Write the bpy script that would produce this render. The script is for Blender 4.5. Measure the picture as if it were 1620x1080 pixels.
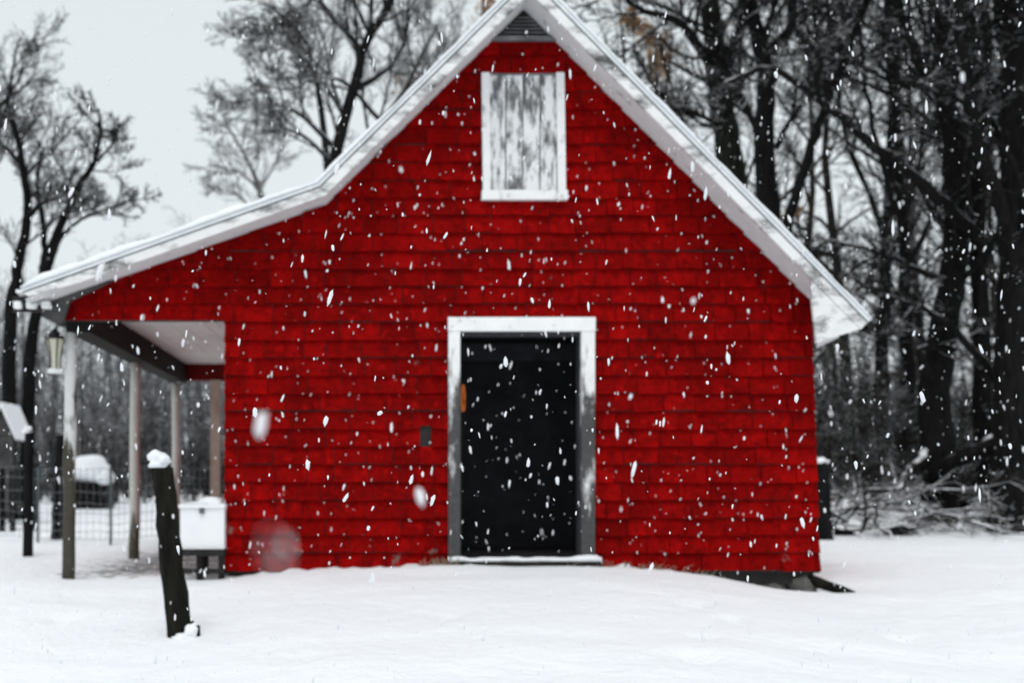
import bpy, bmesh, math, random
import numpy as np
from mathutils import Vector, Matrix, noise
from math import radians as R

SC = bpy.context.scene
for _o in list(bpy.data.objects): bpy.data.objects.remove(_o)
COL = SC.collection

# ------------------------------------------------------------------ camera
CAM = Vector((0.0, -9.0, 0.75))
cd = bpy.data.cameras.new('camera'); cam = bpy.data.objects.new('camera', cd); COL.objects.link(cam)
cam.location = CAM; cam.rotation_euler = (R(90), 0, 0)
cd.sensor_width = 36; cd.lens = 38; cd.shift_x = 0.1494; cd.shift_y = 0.1296
cd.clip_start = 0.05; cd.clip_end = 1000
cd.dof.use_dof = True; cd.dof.focus_distance = 3.4; cd.dof.aperture_fstop = 2.3
SC.camera = cam
# ------------------------------------------------------------------ world (overcast daylight)
SUN_EL, SUN_ROT = R(62), R(195)
w = bpy.data.worlds.new('World'); SC.world = w; w.use_nodes = True
nt = w.node_tree; bg = nt.nodes['Background']
sky = nt.nodes.new('ShaderNodeTexSky'); sky.sky_type = 'NISHITA'; sky.sun_disc = False
sky.sun_elevation = SUN_EL; sky.sun_rotation = SUN_ROT; sky.air_density = 1.0; sky.dust_density = 4.0
hs = nt.nodes.new('ShaderNodeHueSaturation'); hs.inputs['Saturation'].default_value = 0.18
mx = nt.nodes.new('ShaderNodeMix'); mx.data_type = 'RGBA'; mx.inputs[0].default_value = 0.78
mx.inputs[7].default_value = (7.8, 8.45, 8.75, 1)      # the cloud layer
nt.links.new(sky.outputs[0], hs.inputs['Color']); nt.links.new(hs.outputs[0], mx.inputs[6])
nt.links.new(mx.outputs[2], bg.inputs[0]); bg.inputs[1].default_value = 0.114
# ------------------------------------------------------------------ sun, very soft behind cloud
sd = bpy.data.lights.new('sun', 'SUN'); so = bpy.data.objects.new('sun', sd); COL.objects.link(so)
sd.energy = 1.2; sd.angle = R(30); sd.color = (1, 0.97, 0.94)
so.rotation_euler = Vector((math.sin(SUN_ROT)*math.cos(SUN_EL), math.cos(SUN_ROT)*math.cos(SUN_EL), math.sin(SUN_EL))).to_track_quat('Z', 'Y').to_euler()
SC.view_settings.view_transform = 'Standard'; SC.view_settings.look = 'None'
SC.view_settings.exposure = 0.0; SC.view_settings.gamma = 1.0; SC.view_settings.use_curve_mapping = False
SC.render.engine = 'CYCLES'; SC.cycles.use_denoising = True
SC.cycles.max_bounces = 6; SC.cycles.diffuse_bounces = 3; SC.cycles.volume_bounces = 1
SC.cycles.volume_step_rate = 4.0

# ------------------------------------------------------------------ helpers
FPX, VPX, VPY = 1710.0, 568.0, 750.0
def P(px, py, D):
    """a point of the place D metres in front of the camera"""
    return Vector(((px-VPX)*D/FPX, D-9.0, 0.75+(VPY-py)*D/FPX))

def tag(o, label=None, cat=None, group=None, kind=None):
    if label: o['label'] = label
    if cat: o['category'] = cat
    if group: o['group'] = group
    if kind: o['kind'] = kind
    return o

def empty(name, loc=(0, 0, 0), **k):
    o = bpy.data.objects.new(name, None); COL.objects.link(o); o.location = loc
    o.empty_display_size = 0.2
    return tag(o, **k)

def obj(name, me, mat, parent=None, smooth=False, loc=None):
    """link a mesh given in world coordinates (parents are unrotated empties)"""
    o = bpy.data.objects.new(name, me); COL.objects.link(o)
    if mat and not me.materials: me.materials.append(mat)
    if smooth: me.polygons.foreach_set('use_smooth', [True]*len(me.polygons))
    if parent:
        o.parent = parent
        base = Vector()
        q = parent
        while q: base += q.location; q = q.parent
        o.location = -base if loc is None else loc
    elif loc is not None: o.location = loc
    return o

class MB:
    def __init__(s): s.v = []; s.f = []
    def add(s, vs, fs):
        b = len(s.v); s.v += [tuple(v) for v in vs]; s.f += [tuple(i+b for i in f) for f in fs]; return s
    def box(s, x0, x1, y0, y1, z0, z1):
        return s.add([(x0,y0,z0),(x1,y0,z0),(x1,y1,z0),(x0,y1,z0),(x0,y0,z1),(x1,y0,z1),(x1,y1,z1),(x0,y1,z1)],
                     [(0,3,2,1),(4,5,6,7),(0,1,5,4),(1,2,6,5),(2,3,7,6),(3,0,4,7)])
    def prism(s, poly, y0, y1):
        """poly: (x, z) anticlockwise seen from the camera side"""
        n = len(poly)
        vs = [(x, y0, z) for x, z in poly]+[(x, y1, z) for x, z in poly]
        fs = [tuple(range(n)), tuple(range(2*n-1, n-1, -1))]+[(i, n+i, n+(i+1) % n, (i+1) % n) for i in range(n)]
        return s.add(vs, fs)
    def tube(s, pts, rs, k=8, cap=True, jit=0, rng=None):
        pts = [Vector(p) for p in pts]; n = len(pts); vs = []; fs = []
        for i, p in enumerate(pts):
            t = (pts[min(i+1, n-1)]-pts[max(i-1, 0)]).normalized()
            a = t.cross(Vector((0.31, 0.95, 0.05))).normalized(); b = t.cross(a)
            for j in range(k):
                q = 2*math.pi*j/k; r = rs[i]*(1+(rng.uniform(-jit, jit) if jit else 0))
                vs.append(p+a*r*math.cos(q)+b*r*math.sin(q))
        for i in range(n-1):
            for j in range(k):
                j2 = (j+1) % k
                fs.append((i*k+j, i*k+j2, (i+1)*k+j2, (i+1)*k+j))
        if cap: fs += [tuple(range(k-1, -1, -1)), tuple(range((n-1)*k, n*k))]
        return s.add(vs, fs)
    def blob(s, c, r, seed=0, amp=0.25, sub=2, flat=-9):
        bm = bmesh.new(); bmesh.ops.create_icosphere(bm, subdivisions=sub, radius=1)
        vs = []
        for v in bm.verts:
            d = 1+amp*noise.noise(v.co*1.6+Vector((seed*7.3, seed*1.7, 0)))
            z = v.co.z*d
            vs.append((c[0]+v.co.x*d*r[0], c[1]+v.co.y*d*r[1], c[2]+max(z, flat)*r[2]))
        fs = [tuple(v.index for v in f.verts) for f in bm.faces]; bm.free()
        return s.add(vs, fs)
    def me(s, name='mesh', recalc=True):
        m = bpy.data.meshes.new(name); m.from_pydata(s.v, [], s.f)
        if recalc:
            bm = bmesh.new(); bm.from_mesh(m); bmesh.ops.recalc_face_normals(bm, faces=bm.faces); bm.to_mesh(m); bm.free()
        m.update(); return m
    def build(s, name, mat, parent=None, smooth=False, recalc=True):
        return obj(name, s.me(name, recalc), mat, parent, smooth)

# ------------------------------------------------------------------ materials
class NT:
    def __init__(s, name, rough=0.8, spec=0.2):
        s.m = bpy.data.materials.new(name); s.m.use_nodes = True; s.t = s.m.node_tree
        s.b = s.t.nodes['Principled BSDF']; s.b.inputs['Roughness'].default_value = rough
        s.b.inputs['Specular IOR Level'].default_value = spec
    def n(s, typ, **k):
        x = s.t.nodes.new(typ)
        for a, v in k.items(): setattr(x, a, v)
        return x
    def l(s, a, b): s.t.links.new(a, b)
    def val(s, inp, v):
        if hasattr(v, 'is_linked') or isinstance(v, bpy.types.NodeSocket): s.l(v, inp)
        else: inp.default_value = v
    def coord(s, scale=(1, 1, 1), kind='Object'):
        c = s.n('ShaderNodeTexCoord'); m = s.n('ShaderNodeMapping'); m.inputs['Scale'].default_value = scale
        s.l(c.outputs[kind], m.inputs[0]); return m.outputs[0]
    def noise(s, vec, scale, detail=4, rough=0.55):
        x = s.n('ShaderNodeTexNoise'); s.l(vec, x.inputs['Vector'])
        x.inputs['Scale'].default_value = scale; x.inputs['Detail'].default_value = detail; x.inputs['Roughness'].default_value = rough
        return x.outputs[0]
    def ramp(s, f, a, b, c0=0.0, c1=1.0):
        x = s.n('ShaderNodeMapRange'); s.val(x.inputs[0], f); x.inputs[1].default_value = a; x.inputs[2].default_value = b
        x.inputs[3].default_value = c0; x.inputs[4].default_value = c1; return x.outputs[0]
    def math(s, op, a, b=0.0):
        x = s.n('ShaderNodeMath', operation=op); s.val(x.inputs[0], a); s.val(x.inputs[1], b); return x.outputs[0]
    def mix(s, f, a, b):
        x = s.n('ShaderNodeMix', data_type='RGBA'); s.val(x.inputs[0], f)
        for i, c in ((6, a), (7, b)):
            if isinstance(c, tuple): x.inputs[i].default_value = (*c, 1)
            else: s.l(c, x.inputs[i])
        return x.outputs[2]
    def col(s, c):
        if isinstance(c, tuple): s.b.inputs['Base Color'].default_value = (*c, 1)
        else: s.l(c, s.b.inputs['Base Color'])
    def bump(s, h, strength=0.4, dist=0.01):
        x = s.n('ShaderNodeBump'); x.inputs['Strength'].default_value = strength; x.inputs['Distance'].default_value = dist
        s.l(h, x.inputs['Height']); s.l(x.outputs[0], s.b.inputs['Normal'])
    def sep(s, vec):
        x = s.n('ShaderNodeSeparateXYZ'); s.l(vec, x.inputs[0]); return x.outputs

def worldpos(t):
    return t.n('ShaderNodeNewGeometry').outputs['Position']

def mat_shingle():
    t = NT('red_painted_shingle', 0.9, 0.04); p = worldpos(t)
    g = t.n('ShaderNodeNewGeometry'); oi = t.n('ShaderNodeObjectInfo')
    rnd = t.math('FRACT', t.math('ADD', g.outputs['Random Per Island'], oi.outputs['Random']))
    c = t.mix(rnd, (0.19, 0.0014, 0.0015), (0.32, 0.0023, 0.0022))
    m = t.n('ShaderNodeMapping'); m.inputs['Scale'].default_value = (9, 9, 2.6); t.l(p, m.inputs[0])
    streak = t.noise(m.outputs[0], 1.6, 5)
    blot = t.noise(p, 1.5, 6, .65)
    c = t.mix(t.ramp(streak, .42, .78, 0, .75), c, (0.14, 0.0012, 0.0012))
    c = t.mix(t.ramp(blot, .44, .70, 0, .65), c, (0.08, 0.0010, 0.0011))
    x, y, z = t.sep(p)
    # worn bare spots: mostly near the foot of the wall, a few higher up
    wn = t.noise(p, 5.2, 5, .6)
    low = t.ramp(z, 0.05, .55, .07, 0.0)
    wear = t.ramp(t.math('ADD', wn, low), .70, .76)
    fine = t.ramp(t.noise(p, 38, 3), .4, .55)
    blk = t.ramp(t.noise(p, 15, 6, .75), .47, .66, 0, .8)
    c = t.mix(blk, c, (0.075, 0.0010, 0.0011))
    c = t.mix(t.ramp(t.noise(p, 11.3, 6, .7), .56, .72, 0, .55), c, (0.50, 0.0045, 0.004))
    c = t.mix(t.math('MULTIPLY', wear, fine), c, (0.16, 0.145, 0.13))
    t.col(c)
    t.bump(t.math('ADD', streak, t.noise(p, 60, 3)), .35, .004)
    return t.m

def mat_paint(name, white=(0.80, 0.80, 0.79), under=(0.17, 0.16, 0.15), amount=.55, axis=(3, 3, 3), zfade=None, soft=.1, per_piece=False):
    t = NT(name, .7, .2); p = worldpos(t)
    m = t.n('ShaderNodeMapping'); m.inputs['Scale'].default_value = axis; t.l(p, m.inputs[0])
    if per_piece: t.l(t.math('MULTIPLY', t.n('ShaderNodeObjectInfo').outputs['Random'], 40.0), m.inputs['Location'])
    a = t.noise(m.outputs[0], 1.0, 6, .65)
    f = t.ramp(a, amount, amount+soft)
    if zfade:
        z = t.sep(p)[2]
        f = t.ramp(t.math('ADD', a, t.ramp(z, zfade[0], zfade[1], zfade[2], 0.0)), amount, amount+soft)
    dirt = t.noise(p, 9, 4)
    c = t.mix(t.ramp(dirt, .4, .75, 0, .35), white, tuple(q*.72 for q in white))
    d2 = t.mix(t.noise(p, 30, 3), under, tuple(q*.35 for q in under))
    t.col(t.mix(f, c, d2)); t.bump(t.math('SUBTRACT', dirt, f), .3, .004)
    return t.m

def mat_plain(name, c0, c1, scale=8, axis=(1, 1, 1), rough=.8, bump=.3, spec=.2):
    t = NT(name, rough, spec); p = worldpos(t)
    m = t.n('ShaderNodeMapping'); m.inputs['Scale'].default_value = axis; t.l(p, m.inputs[0])
    a = t.noise(m.outputs[0], scale, 5, .6)
    t.col(t.mix(t.ramp(a, .3, .7), c0, c1))
    if bump: t.bump(a, bump, .01)
    return t.m

def mat_snow(name='snow', ground=False):
    t = NT(name, .55, .25); p = worldpos(t)
    a = t.noise(p, 1.3, 5, .6); b = t.noise(p, 55, 4, .7); e = t.noise(p, 9, 4, .6)
    c = t.mix(a, (0.84, 0.87, 0.91), (0.90, 0.915, 0.94))
    if ground:
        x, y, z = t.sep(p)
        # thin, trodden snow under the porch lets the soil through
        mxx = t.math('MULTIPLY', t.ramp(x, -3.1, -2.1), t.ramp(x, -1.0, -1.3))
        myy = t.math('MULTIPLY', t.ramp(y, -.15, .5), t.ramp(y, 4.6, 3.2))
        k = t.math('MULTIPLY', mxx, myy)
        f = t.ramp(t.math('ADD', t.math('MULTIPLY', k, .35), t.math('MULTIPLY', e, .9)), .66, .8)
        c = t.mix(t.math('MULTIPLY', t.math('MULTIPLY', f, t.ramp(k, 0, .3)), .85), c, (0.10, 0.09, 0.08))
    t.col(c)
    h = t.math('ADD', t.math('MULTIPLY', b, .25), e)
    t.bump(h, .6, .045)
    return t.m

def mat_bark(name, c0, c1, snow=.5, snow_lo=.45):
    t = NT(name, .9, .1); p = worldpos(t)
    m = t.n('ShaderNodeMapping'); m.inputs['Scale'].default_value = (9, 9, 2); t.l(p, m.inputs[0])
    a = t.noise(m.outputs[0], 2, 4, .6)
    c = t.mix(t.ramp(a, .35, .7), c0, c1)
    g = t.n('ShaderNodeNewGeometry'); nz = t.sep(g.outputs['Normal'])[2]
    s = t.noise(p, 2.2, 3, .6)
    f = t.math('MULTIPLY', t.ramp(nz, snow_lo, snow_lo+.2), t.ramp(s, 1-snow-.12, 1-snow+.05))
    t.col(t.mix(f, c, (0.82, 0.84, 0.87)))
    t.bump(a, .5, .03)
    return t.m

M = {}
M['red'] = mat_shingle()
M['sheath'] = mat_plain('bare_sheathing', (0.02, 0.018, 0.018), (0.045, 0.04, 0.038), 6)
M['fascia'] = mat_paint('white_fascia_paint', (0.80, 0.80, 0.80), (0.15, 0.145, 0.14), .475, (3.6, 3.6, 8), soft=.2)
M['soffit'] = mat_paint('white_soffit_paint', (0.72, 0.73, 0.74), (0.20, 0.20, 0.20), .60, (2.5, 4, 2.5))
M['return'] = mat_plain('weathered_shade_grey_board', (0.025, 0.025, 0.025), (0.10, 0.10, 0.098), 5)  # weathered wood, its grey darkened to hold the shade under the eave
M['trim'] = mat_paint('white_door_trim', (0.84, 0.84, 0.84), (0.10, 0.10, 0.10), .60, (5, 5, 1.6), zfade=(0.1, 2.1, .42), soft=.12)
M['lintel'] = mat_paint('white_lintel_paint', (0.86, 0.86, 0.86), (0.28, 0.28, 0.28), .62, (7, 7, 9), soft=.2)
M['winframe'] = mat_paint('white_window_paint', (0.82, 0.82, 0.82), (0.25, 0.25, 0.25), .58, (7, 7, 4), soft=.15)
M['board'] = mat_paint('peeling_white_board', (0.76, 0.77, 0.78), (0.20, 0.20, 0.205), .45, (15, 15, 4.2), soft=.14, per_piece=True)
M['ceil'] = mat_plain('pale_porch_ceiling', (0.62, 0.62, 0.60), (0.75, 0.75, 0.73), 2, bump=.05)
M['darkbeam'] = mat_plain('dark_beam_wood', (0.005, 0.005, 0.0045), (0.014, 0.013, 0.012), 6, (1, .3, 1))
M['darkred'] = mat_plain('dark_red_paint', (0.10, 0.003, 0.003), (0.16, 0.005, 0.004), 4)
M['redside'] = mat_plain('red_side_wall_paint', (0.30, 0.004, 0.004), (0.46, 0.006, 0.005), 5)
M['metal'] = mat_plain('blue_grey_drip_edge', (0.05, 0.07, 0.085), (0.12, 0.15, 0.17), 12, rough=.45, bump=.1, spec=.5)
M['whitemetal'] = mat_plain('white_drip_edge', (0.62, 0.66, 0.69), (0.82, 0.84, 0.85), 7, rough=.5, bump=.1)
M['roofing'] = mat_plain('grey_asphalt_roofing', (0.05, 0.055, 0.06), (0.10, 0.10, 0.11), 30)
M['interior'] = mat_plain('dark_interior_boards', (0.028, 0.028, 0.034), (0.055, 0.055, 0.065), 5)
M['vent'] = mat_plain('grey_vent_paint', (0.10, 0.10, 0.105), (0.26, 0.26, 0.27), 7)
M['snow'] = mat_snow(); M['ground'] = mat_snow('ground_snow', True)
M['stone'] = mat_plain('foundation_stone', (0.05, 0.05, 0.047), (0.16, 0.155, 0.145), 9, bump=.6)
M['post'] = mat_bark('mossy_post_bark', (0.005, 0.005, 0.0045), (0.018, 0.018, 0.012), .25, .7)
M['blackpost'] = mat_bark('black_post_wood', (0.005, 0.005, 0.0055), (0.013, 0.013, 0.014), .2, .8)
M['porchpost'] = mat_paint('flaking_porch_post_paint', (0.66, 0.67, 0.66), (0.085, 0.078, 0.06), .62, (10, 10, 2.6), zfade=(-.15, 1.75, .46), soft=.1)
M['palepost'] = mat_paint('pale_porch_post_paint', (0.58, 0.57, 0.53), (0.13, 0.12, 0.09), .66, (8, 8, 1.6), zfade=(-.2, 1.4, .35), soft=.15)
M['tanpost'] = mat_plain('tan_timber', (0.36, 0.27, 0.20), (0.56, 0.47, 0.40), 4, (3, 3, .6))
M['bark'] = mat_bark('near_black_bark', (0.0035, 0.0034, 0.0034), (0.012, 0.0115, 0.011), .46, .5)
M['barkdry'] = mat_bark('dark_twig_bark', (0.006, 0.006, 0.006), (0.016, 0.0152, 0.0145), .48, .48)
M['barkmid'] = mat_bark('snow_dusted_twig_bark', (0.012, 0.012, 0.012), (0.035, 0.034, 0.033), .66, .3)
M['barkgreen'] = mat_bark('lichen_bark', (0.005, 0.0055, 0.004), (0.026, 0.028, 0.020), .3, .6)
M['barkfar'] = mat_bark('haze_grey_far_bark', (0.05, 0.05, 0.054), (0.11, 0.11, 0.115), .48, .35)  # distance haze put into the bark colour as a lighter grey
M['barkpale'] = mat_bark('haze_paled_far_bark', (0.07, 0.068, 0.064), (0.15, 0.145, 0.138), .55, .25)  # paler still: haze painted into the bark, besides the snow on it
M['barkbrown'] = mat_bark('brown_thicket_bark', (0.014, 0.0125, 0.011), (0.042, 0.037, 0.032), .46, .4)
M['leaf'] = mat_plain('dry_tan_leaf', (0.30, 0.17, 0.08), (0.50, 0.34, 0.20), 3, bump=0)
M['straw'] = mat_plain('dry_straw', (0.18, 0.16, 0.11), (0.36, 0.33, 0.24), 9, bump=0)
M['whitebox'] = mat_plain('white_box_paint', (0.82, 0.83, 0.85), (0.88, 0.885, 0.90), 3, bump=.05)
M['darkwood'] = mat_plain('dark_bench_wood', (0.010, 0.010, 0.010), (0.03, 0.028, 0.027), 6)
M['cream'] = mat_plain('cream_lantern_panel', (0.55, 0.53, 0.42), (0.68, 0.66, 0.55), 9, bump=.1)
M['lampwhite'] = mat_plain('white_lamp_head', (0.80, 0.82, 0.82), (0.86, 0.87, 0.86), 9, bump=.05)
M['black'] = mat_plain('black_iron', (0.012, 0.012, 0.013), (0.03, 0.03, 0.032), 9, rough=.6)
M['wire'] = mat_plain('galvanised_wire', (0.10, 0.11, 0.12), (0.2, 0.21, 0.22), 9, rough=.5, bump=0)
M['tpost'] = mat_plain('green_steel_post', (0.05, 0.075, 0.08), (0.10, 0.13, 0.135), 9, rough=.5, bump=.1)
M['orange'] = mat_plain('orange_cord', (0.70, 0.16, 0.03), (0.80, 0.22, 0.04), 9, bump=0)
M['shedwall'] = mat_plain('dark_shed_board', (0.03, 0.028, 0.03), (0.07, 0.065, 0.065), 6)

def mat_flake():
    t = NT('snowflake', .6, .2); t.col((0.93, 0.94, 0.96))
    tr = t.n('ShaderNodeBsdfTranslucent'); tr.inputs[0].default_value = (0.95, 0.96, 0.98, 1)
    mxs = t.n('ShaderNodeMixShader'); mxs.inputs[0].default_value = .45
    out = t.t.nodes['Material Output']
    t.l(t.b.outputs[0], mxs.inputs[1]); t.l(tr.outputs[0], mxs.inputs[2]); t.l(mxs.outputs[0], out.inputs[0])
    return t.m
M['flake'] = mat_flake()

# ------------------------------------------------------------------ ground
def sm(a, b, x):
    t = min(1, max(0, (x-a)/(b-a))); return t*t*(3-2*t)
DENTS = [(-2.05, -1.55, .16), (-1.3, -1.2, .12), (-.9, -1.9, .1), (.55, -2.2, .10), (2.25, -1.7, .12), (2.35, -2.2, .11),
         (2.0, -2.7, .13), (1.75, -3.4, .12), (3.4, -2.3, .12), (-.3, -3.2, .12), (-1.4, -4.0, .10), (.3, -4.2, .1), (2.9, -3.9, .12)]
def gz(x, y):
    n1 = noise.noise(Vector((x*.35, y*.35, 3.1))); n2 = noise.noise(Vector((x*1.3, y*1.3, 7.7))); n3 = noise.noise(Vector((x*4.2, y*4.2, 1.2)))
    z = -.13
    z += .14*math.exp(-((x-1.0)/2.05)**4)*sm(2.5, .0, y)*1.0          # the bank against the barn
    z -= .075*max(0, -y-.25)                                            # falls towards the camera
    near = sm(45, 12, abs(y)+abs(x)*.3)
    z += .05*n1*(.3+.7*sm(0, 4, abs(y)))+.020*n2+.010*n3*near
    z += near*(.018*noise.noise(Vector((x*.9+y*.4, y*2.6, 11)))+.004*noise.noise(Vector((x*11, y*11, 4))))
    # snow mounded at the edge of the wood on the barn's far side
    bx = math.exp(-((x-8.9)/2.5)**4-((y-8.0)/1.2)**2)
    z += bx*(.42+.20*n2+.10*n3)
    if y > 14: z += .01*(y-14)
    for dx, dy, r in DENTS:
        q = ((x-dx)**2+((y-dy)*1.0)**2)/(r*r)
        if q < 6: z -= (.045+.05*n3)*math.exp(-q*2.2)
    z -= .10*math.exp(-((x-3.7)/.6)**2-((y+.1)/.4)**2)
    if -.35 < y < .1 and -1.3 < x < 4.0: z -= .03*sm(.3, 0, abs(y))*(.5+n3*1.6)-.035*sm(.16, 0, abs(y+.03))*noise.noise(Vector((x*8, 1, 9)))   # thin gap at the foot of the wall
    return z
def axis(dense0, dense1, step, lo, hi, g=1.16):
    a = list(np.arange(dense0, dense1+1e-6, step)); s = step
    while a[-1] < hi: s *= g; a.append(a[-1]+s)
    s = step
    while a[0] > lo: s *= g; a.insert(0, a[0]-s)
    return a
def build_ground():
    xs = axis(-5, 12, .075, -170, 170); ys = axis(-7.5, 10, .075, -40, 190)
    nx, ny = len(xs), len(ys)
    vs = [(x, y, gz(x, y)) for y in ys for x in xs]
    idx = np.arange(nx*ny).reshape(ny, nx)
    fs = np.stack([idx[:-1, :-1], idx[:-1, 1:], idx[1:, 1:], idx[1:, :-1]], -1).reshape(-1, 4)
    m = bpy.data.meshes.new('ground'); m.from_pydata(vs, [], fs.tolist())
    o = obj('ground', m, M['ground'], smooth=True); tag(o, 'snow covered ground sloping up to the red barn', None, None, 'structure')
build_ground()

# ------------------------------------------------------------------ barn
S0 = (1.37, 4.615); KX, KZ = -.279, 2.988
MR, ML, MP = 1.018, .988, .355                    # slopes: right, left upper, porch
XR, XL = 4.02, -2.67                              # eave ends
def zt(x):
    if x >= S0[0]: return S0[1]-MR*(x-S0[0])
    if x >= KX: return S0[1]-ML*(S0[0]-x)
    return KZ-MP*(KX-x)
WL = -1.115; HB = 2.03; YB = 5.3; HL = -2.47; WB = -.05
def wr(z): return 3.835-.034*(z+.05)              # the right edge leans a little
DX0, DX1, DZ1 = .737, 1.958, 2.05                 # door trim outer
OX0, OX1, OZ0, OZ1 = .837, 1.842, .03, 1.934      # door opening
WX0, WX1, WZ0, WZ1 = 1.01, 1.715, 3.02, 4.075     # loft opening outer
VZ = 4.345                                        # vent foot

barn = empty('red_barn', (1.3, 0, -.1), label='red shingled barn with white trimmed gable, open dark doorway and lean-to porch', cat='barn')
# sheathing behind the shingles
mb = MB()
mb.prism([(WL, WB-.02), (OX0, WB-.02), (OX0, zt(OX0)), (KX, KZ), (WL, zt(WL))], 0, .09)
mb.prism([(OX1, WB-.02), (wr(WB), WB-.02), (wr(2.1), zt(wr(2.1))), (OX1, zt(OX1))], 0, .09)
mb.prism([(OX0+.0005, OZ1), (OX1-.0005, OZ1), (OX1-.0005, zt(OX1)), S0, (OX0+.0005, zt(OX0))], .0005, .0895)
mb.prism([(HL, HB), (WL-.0005, HB), (WL-.0005, zt(WL)), (HL, zt(HL)-.02)], .0005, .0895)
mb.build('sheathing', M['sheath'], barn)

def clip(poly, a, b, c):
    """keep a*x + b*z <= c"""
    out = []
    for i in range(len(poly)):
        p, q = poly[i], poly[(i+1) % len(poly)]
        dp, dq = a*p[0]+b*p[1]-c, a*q[0]+b*q[1]-c
        if dp <= 0: out.append(p)
        if dp*dq < 0:
            t = dp/(dp-dq); out.append((p[0]+(q[0]-p[0])*t, p[1]+(q[1]-p[1])*t))
    return out
def subtract(rects, hole):
    hx0, hx1, hz0, hz1 = hole; out = []
    for (x0, x1, z0, z1) in rects:
        if x1 <= hx0 or x0 >= hx1 or z1 <= hz0 or z0 >= hz1: out.append((x0, x1, z0, z1)); continue
        if x0 < hx0: out.append((x0, hx0, z0, z1))
        if x1 > hx1: out.append((hx1, x1, z0, z1))
        a, b = max(x0, hx0), min(x1, hx1)
        if z0 < hz0: out.append((a, b, z0, hz0))
        if z1 > hz1: out.append((a, b, hz1, z1))
    return out
def area(p): return abs(sum(p[i][0]*p[(i+1) % len(p)][1]-p[(i+1) % len(p)][0]*p[i][1] for i in range(len(p))))/2
def shingles():
    rng = random.Random(5); row = .1475; pieces = []
    holes = [(DX0+.01, DX1-.01, -1, DZ1-.01), (WX0+.01, WX1-.01, WZ0+.01, WZ1-.01), (-9, WL, -1, HB),
             (P(664, 0, 9).x, P(682, 0, 9).x, .75+(750-706)/190, .75+(750-673)/190)]
    nrow = int((4.6-WB)/row)+1
    for i in range(nrow):
        z0 = WB+i*row+rng.uniform(-.004, .004); z1 = z0+row-.002
        x = HL-rng.uniform(0, .25)
        while x < 3.9:
            wd = rng.choice([.19, .22, .26, .29, .33]); x1 = x+wd
            dz = rng.uniform(-.008, .006)
            spans = [(x+.0035, x1-.0035)]
            for cut in (KX, S0[0]):
                spans = [q for s in spans for q in ([(s[0], cut), (cut, s[1])] if s[0] < cut < s[1] else [s])]
            rects = [(a, b, z0+dz, z1) for a, b in spans]
            for h in holes: rects = subtract(rects, h)
            for (a, b, c, d) in rects:
                tl = rng.uniform(-.004, .004); poly = [(a, c+tl), (b, c-tl), (b, d), (a, d)]
                xm = (a+b)/2
                if xm > S0[0]: poly = clip(poly, MR, 1, S0[1]+MR*S0[0]-.004)
                elif xm > KX: poly = clip(poly, -ML, 1, S0[1]-ML*S0[0]-.004)
                else: poly = clip(poly, -MP, 1, KZ-MP*KX-.004)
                if len(poly) >= 3: poly = clip(poly, 0, 1, VZ)
                if len(poly) >= 3: poly = clip(poly, 1, .034, 3.835+.034*-.05)
                if len(poly) >= 3: poly = clip(poly, -1, 0, -HL)
                if len(poly) < 3 or area(poly) < .0006: continue
                pieces.append((area(poly), poly, z0, z1, rng.uniform(.0, .008)))
            x = x1
    pieces.sort(key=lambda q: -q[0])
    rest = MB()
    for k, (ar, poly, z0, z1, pr) in enumerate(pieces):
        n = len(poly)
        def fy(z): return -(.004+pr*.5+(.024+pr)*(1-(z-z0)/(z1-z0)))
        vs = [(x, fy(z), z) for x, z in poly]+[(x, 0.001, z) for x, z in poly]
        fs = [tuple(range(n)), tuple(range(2*n-1, n-1, -1))]+[(i, n+i, n+(i+1) % n, (i+1) % n) for i in range(n)]
        if k < 300: MB().add(vs, fs).build('shingle', M['red'], barn)
        else: rest.add(vs, fs)
    tag(rest.build('shingles', M['red'], barn), kind='stuff')
shingles()

def coursed(mb, x, y0, y1, z0, z1, sgn, row=.1475):
    """a side wall of overlapping courses, facing sgn in x"""
    z = z0
    while z < z1-.01:
        t = min(z+row, z1)
        mb.add([(x, y0, z), (x+sgn*.024, y0, z), (x+sgn*.004, y0, t), (x, y0, t), (x, y1, z), (x+sgn*.024, y1, z), (x+sgn*.004, y1, t), (x, y1, t)],
               [(0, 1, 2, 3), (7, 6, 5, 4), (0, 4, 5, 1), (1, 5, 6, 2), (2, 6, 7, 3), (3, 7, 4, 0)])
        z = t
mb = MB(); coursed(mb, WL, .1, YB, WB, 2.19, -1); mb.box(WL, WL+.1, .095, YB, WB, 2.6); mb.build('side_wall', M['redside'], barn)
mb = MB(); coursed(mb, 3.78, .1, YB, WB, 2.12, 1); mb.box(3.68, 3.78, .095, YB, WB, 2.12); mb.build('side_wall', M['redside'], barn)
mb = MB(); mb.prism([(WL, WB), (3.77, WB), (3.77, 2.13), (1.37, 4.58), (KX, KZ-.03), (WL, zt(WL)-.03)], YB, YB+.1); mb.build('back_wall', M['redside'], barn)
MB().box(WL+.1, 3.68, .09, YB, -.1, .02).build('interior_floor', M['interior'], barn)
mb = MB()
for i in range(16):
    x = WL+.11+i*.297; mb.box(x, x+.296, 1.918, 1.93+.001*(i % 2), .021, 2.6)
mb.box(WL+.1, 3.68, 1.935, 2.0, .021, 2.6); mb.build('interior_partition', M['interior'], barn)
MB().box(WL+.1, 3.68, 1.2, 1.32, 1.82, 1.98).build('interior_beam', M['interior'], barn)

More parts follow.
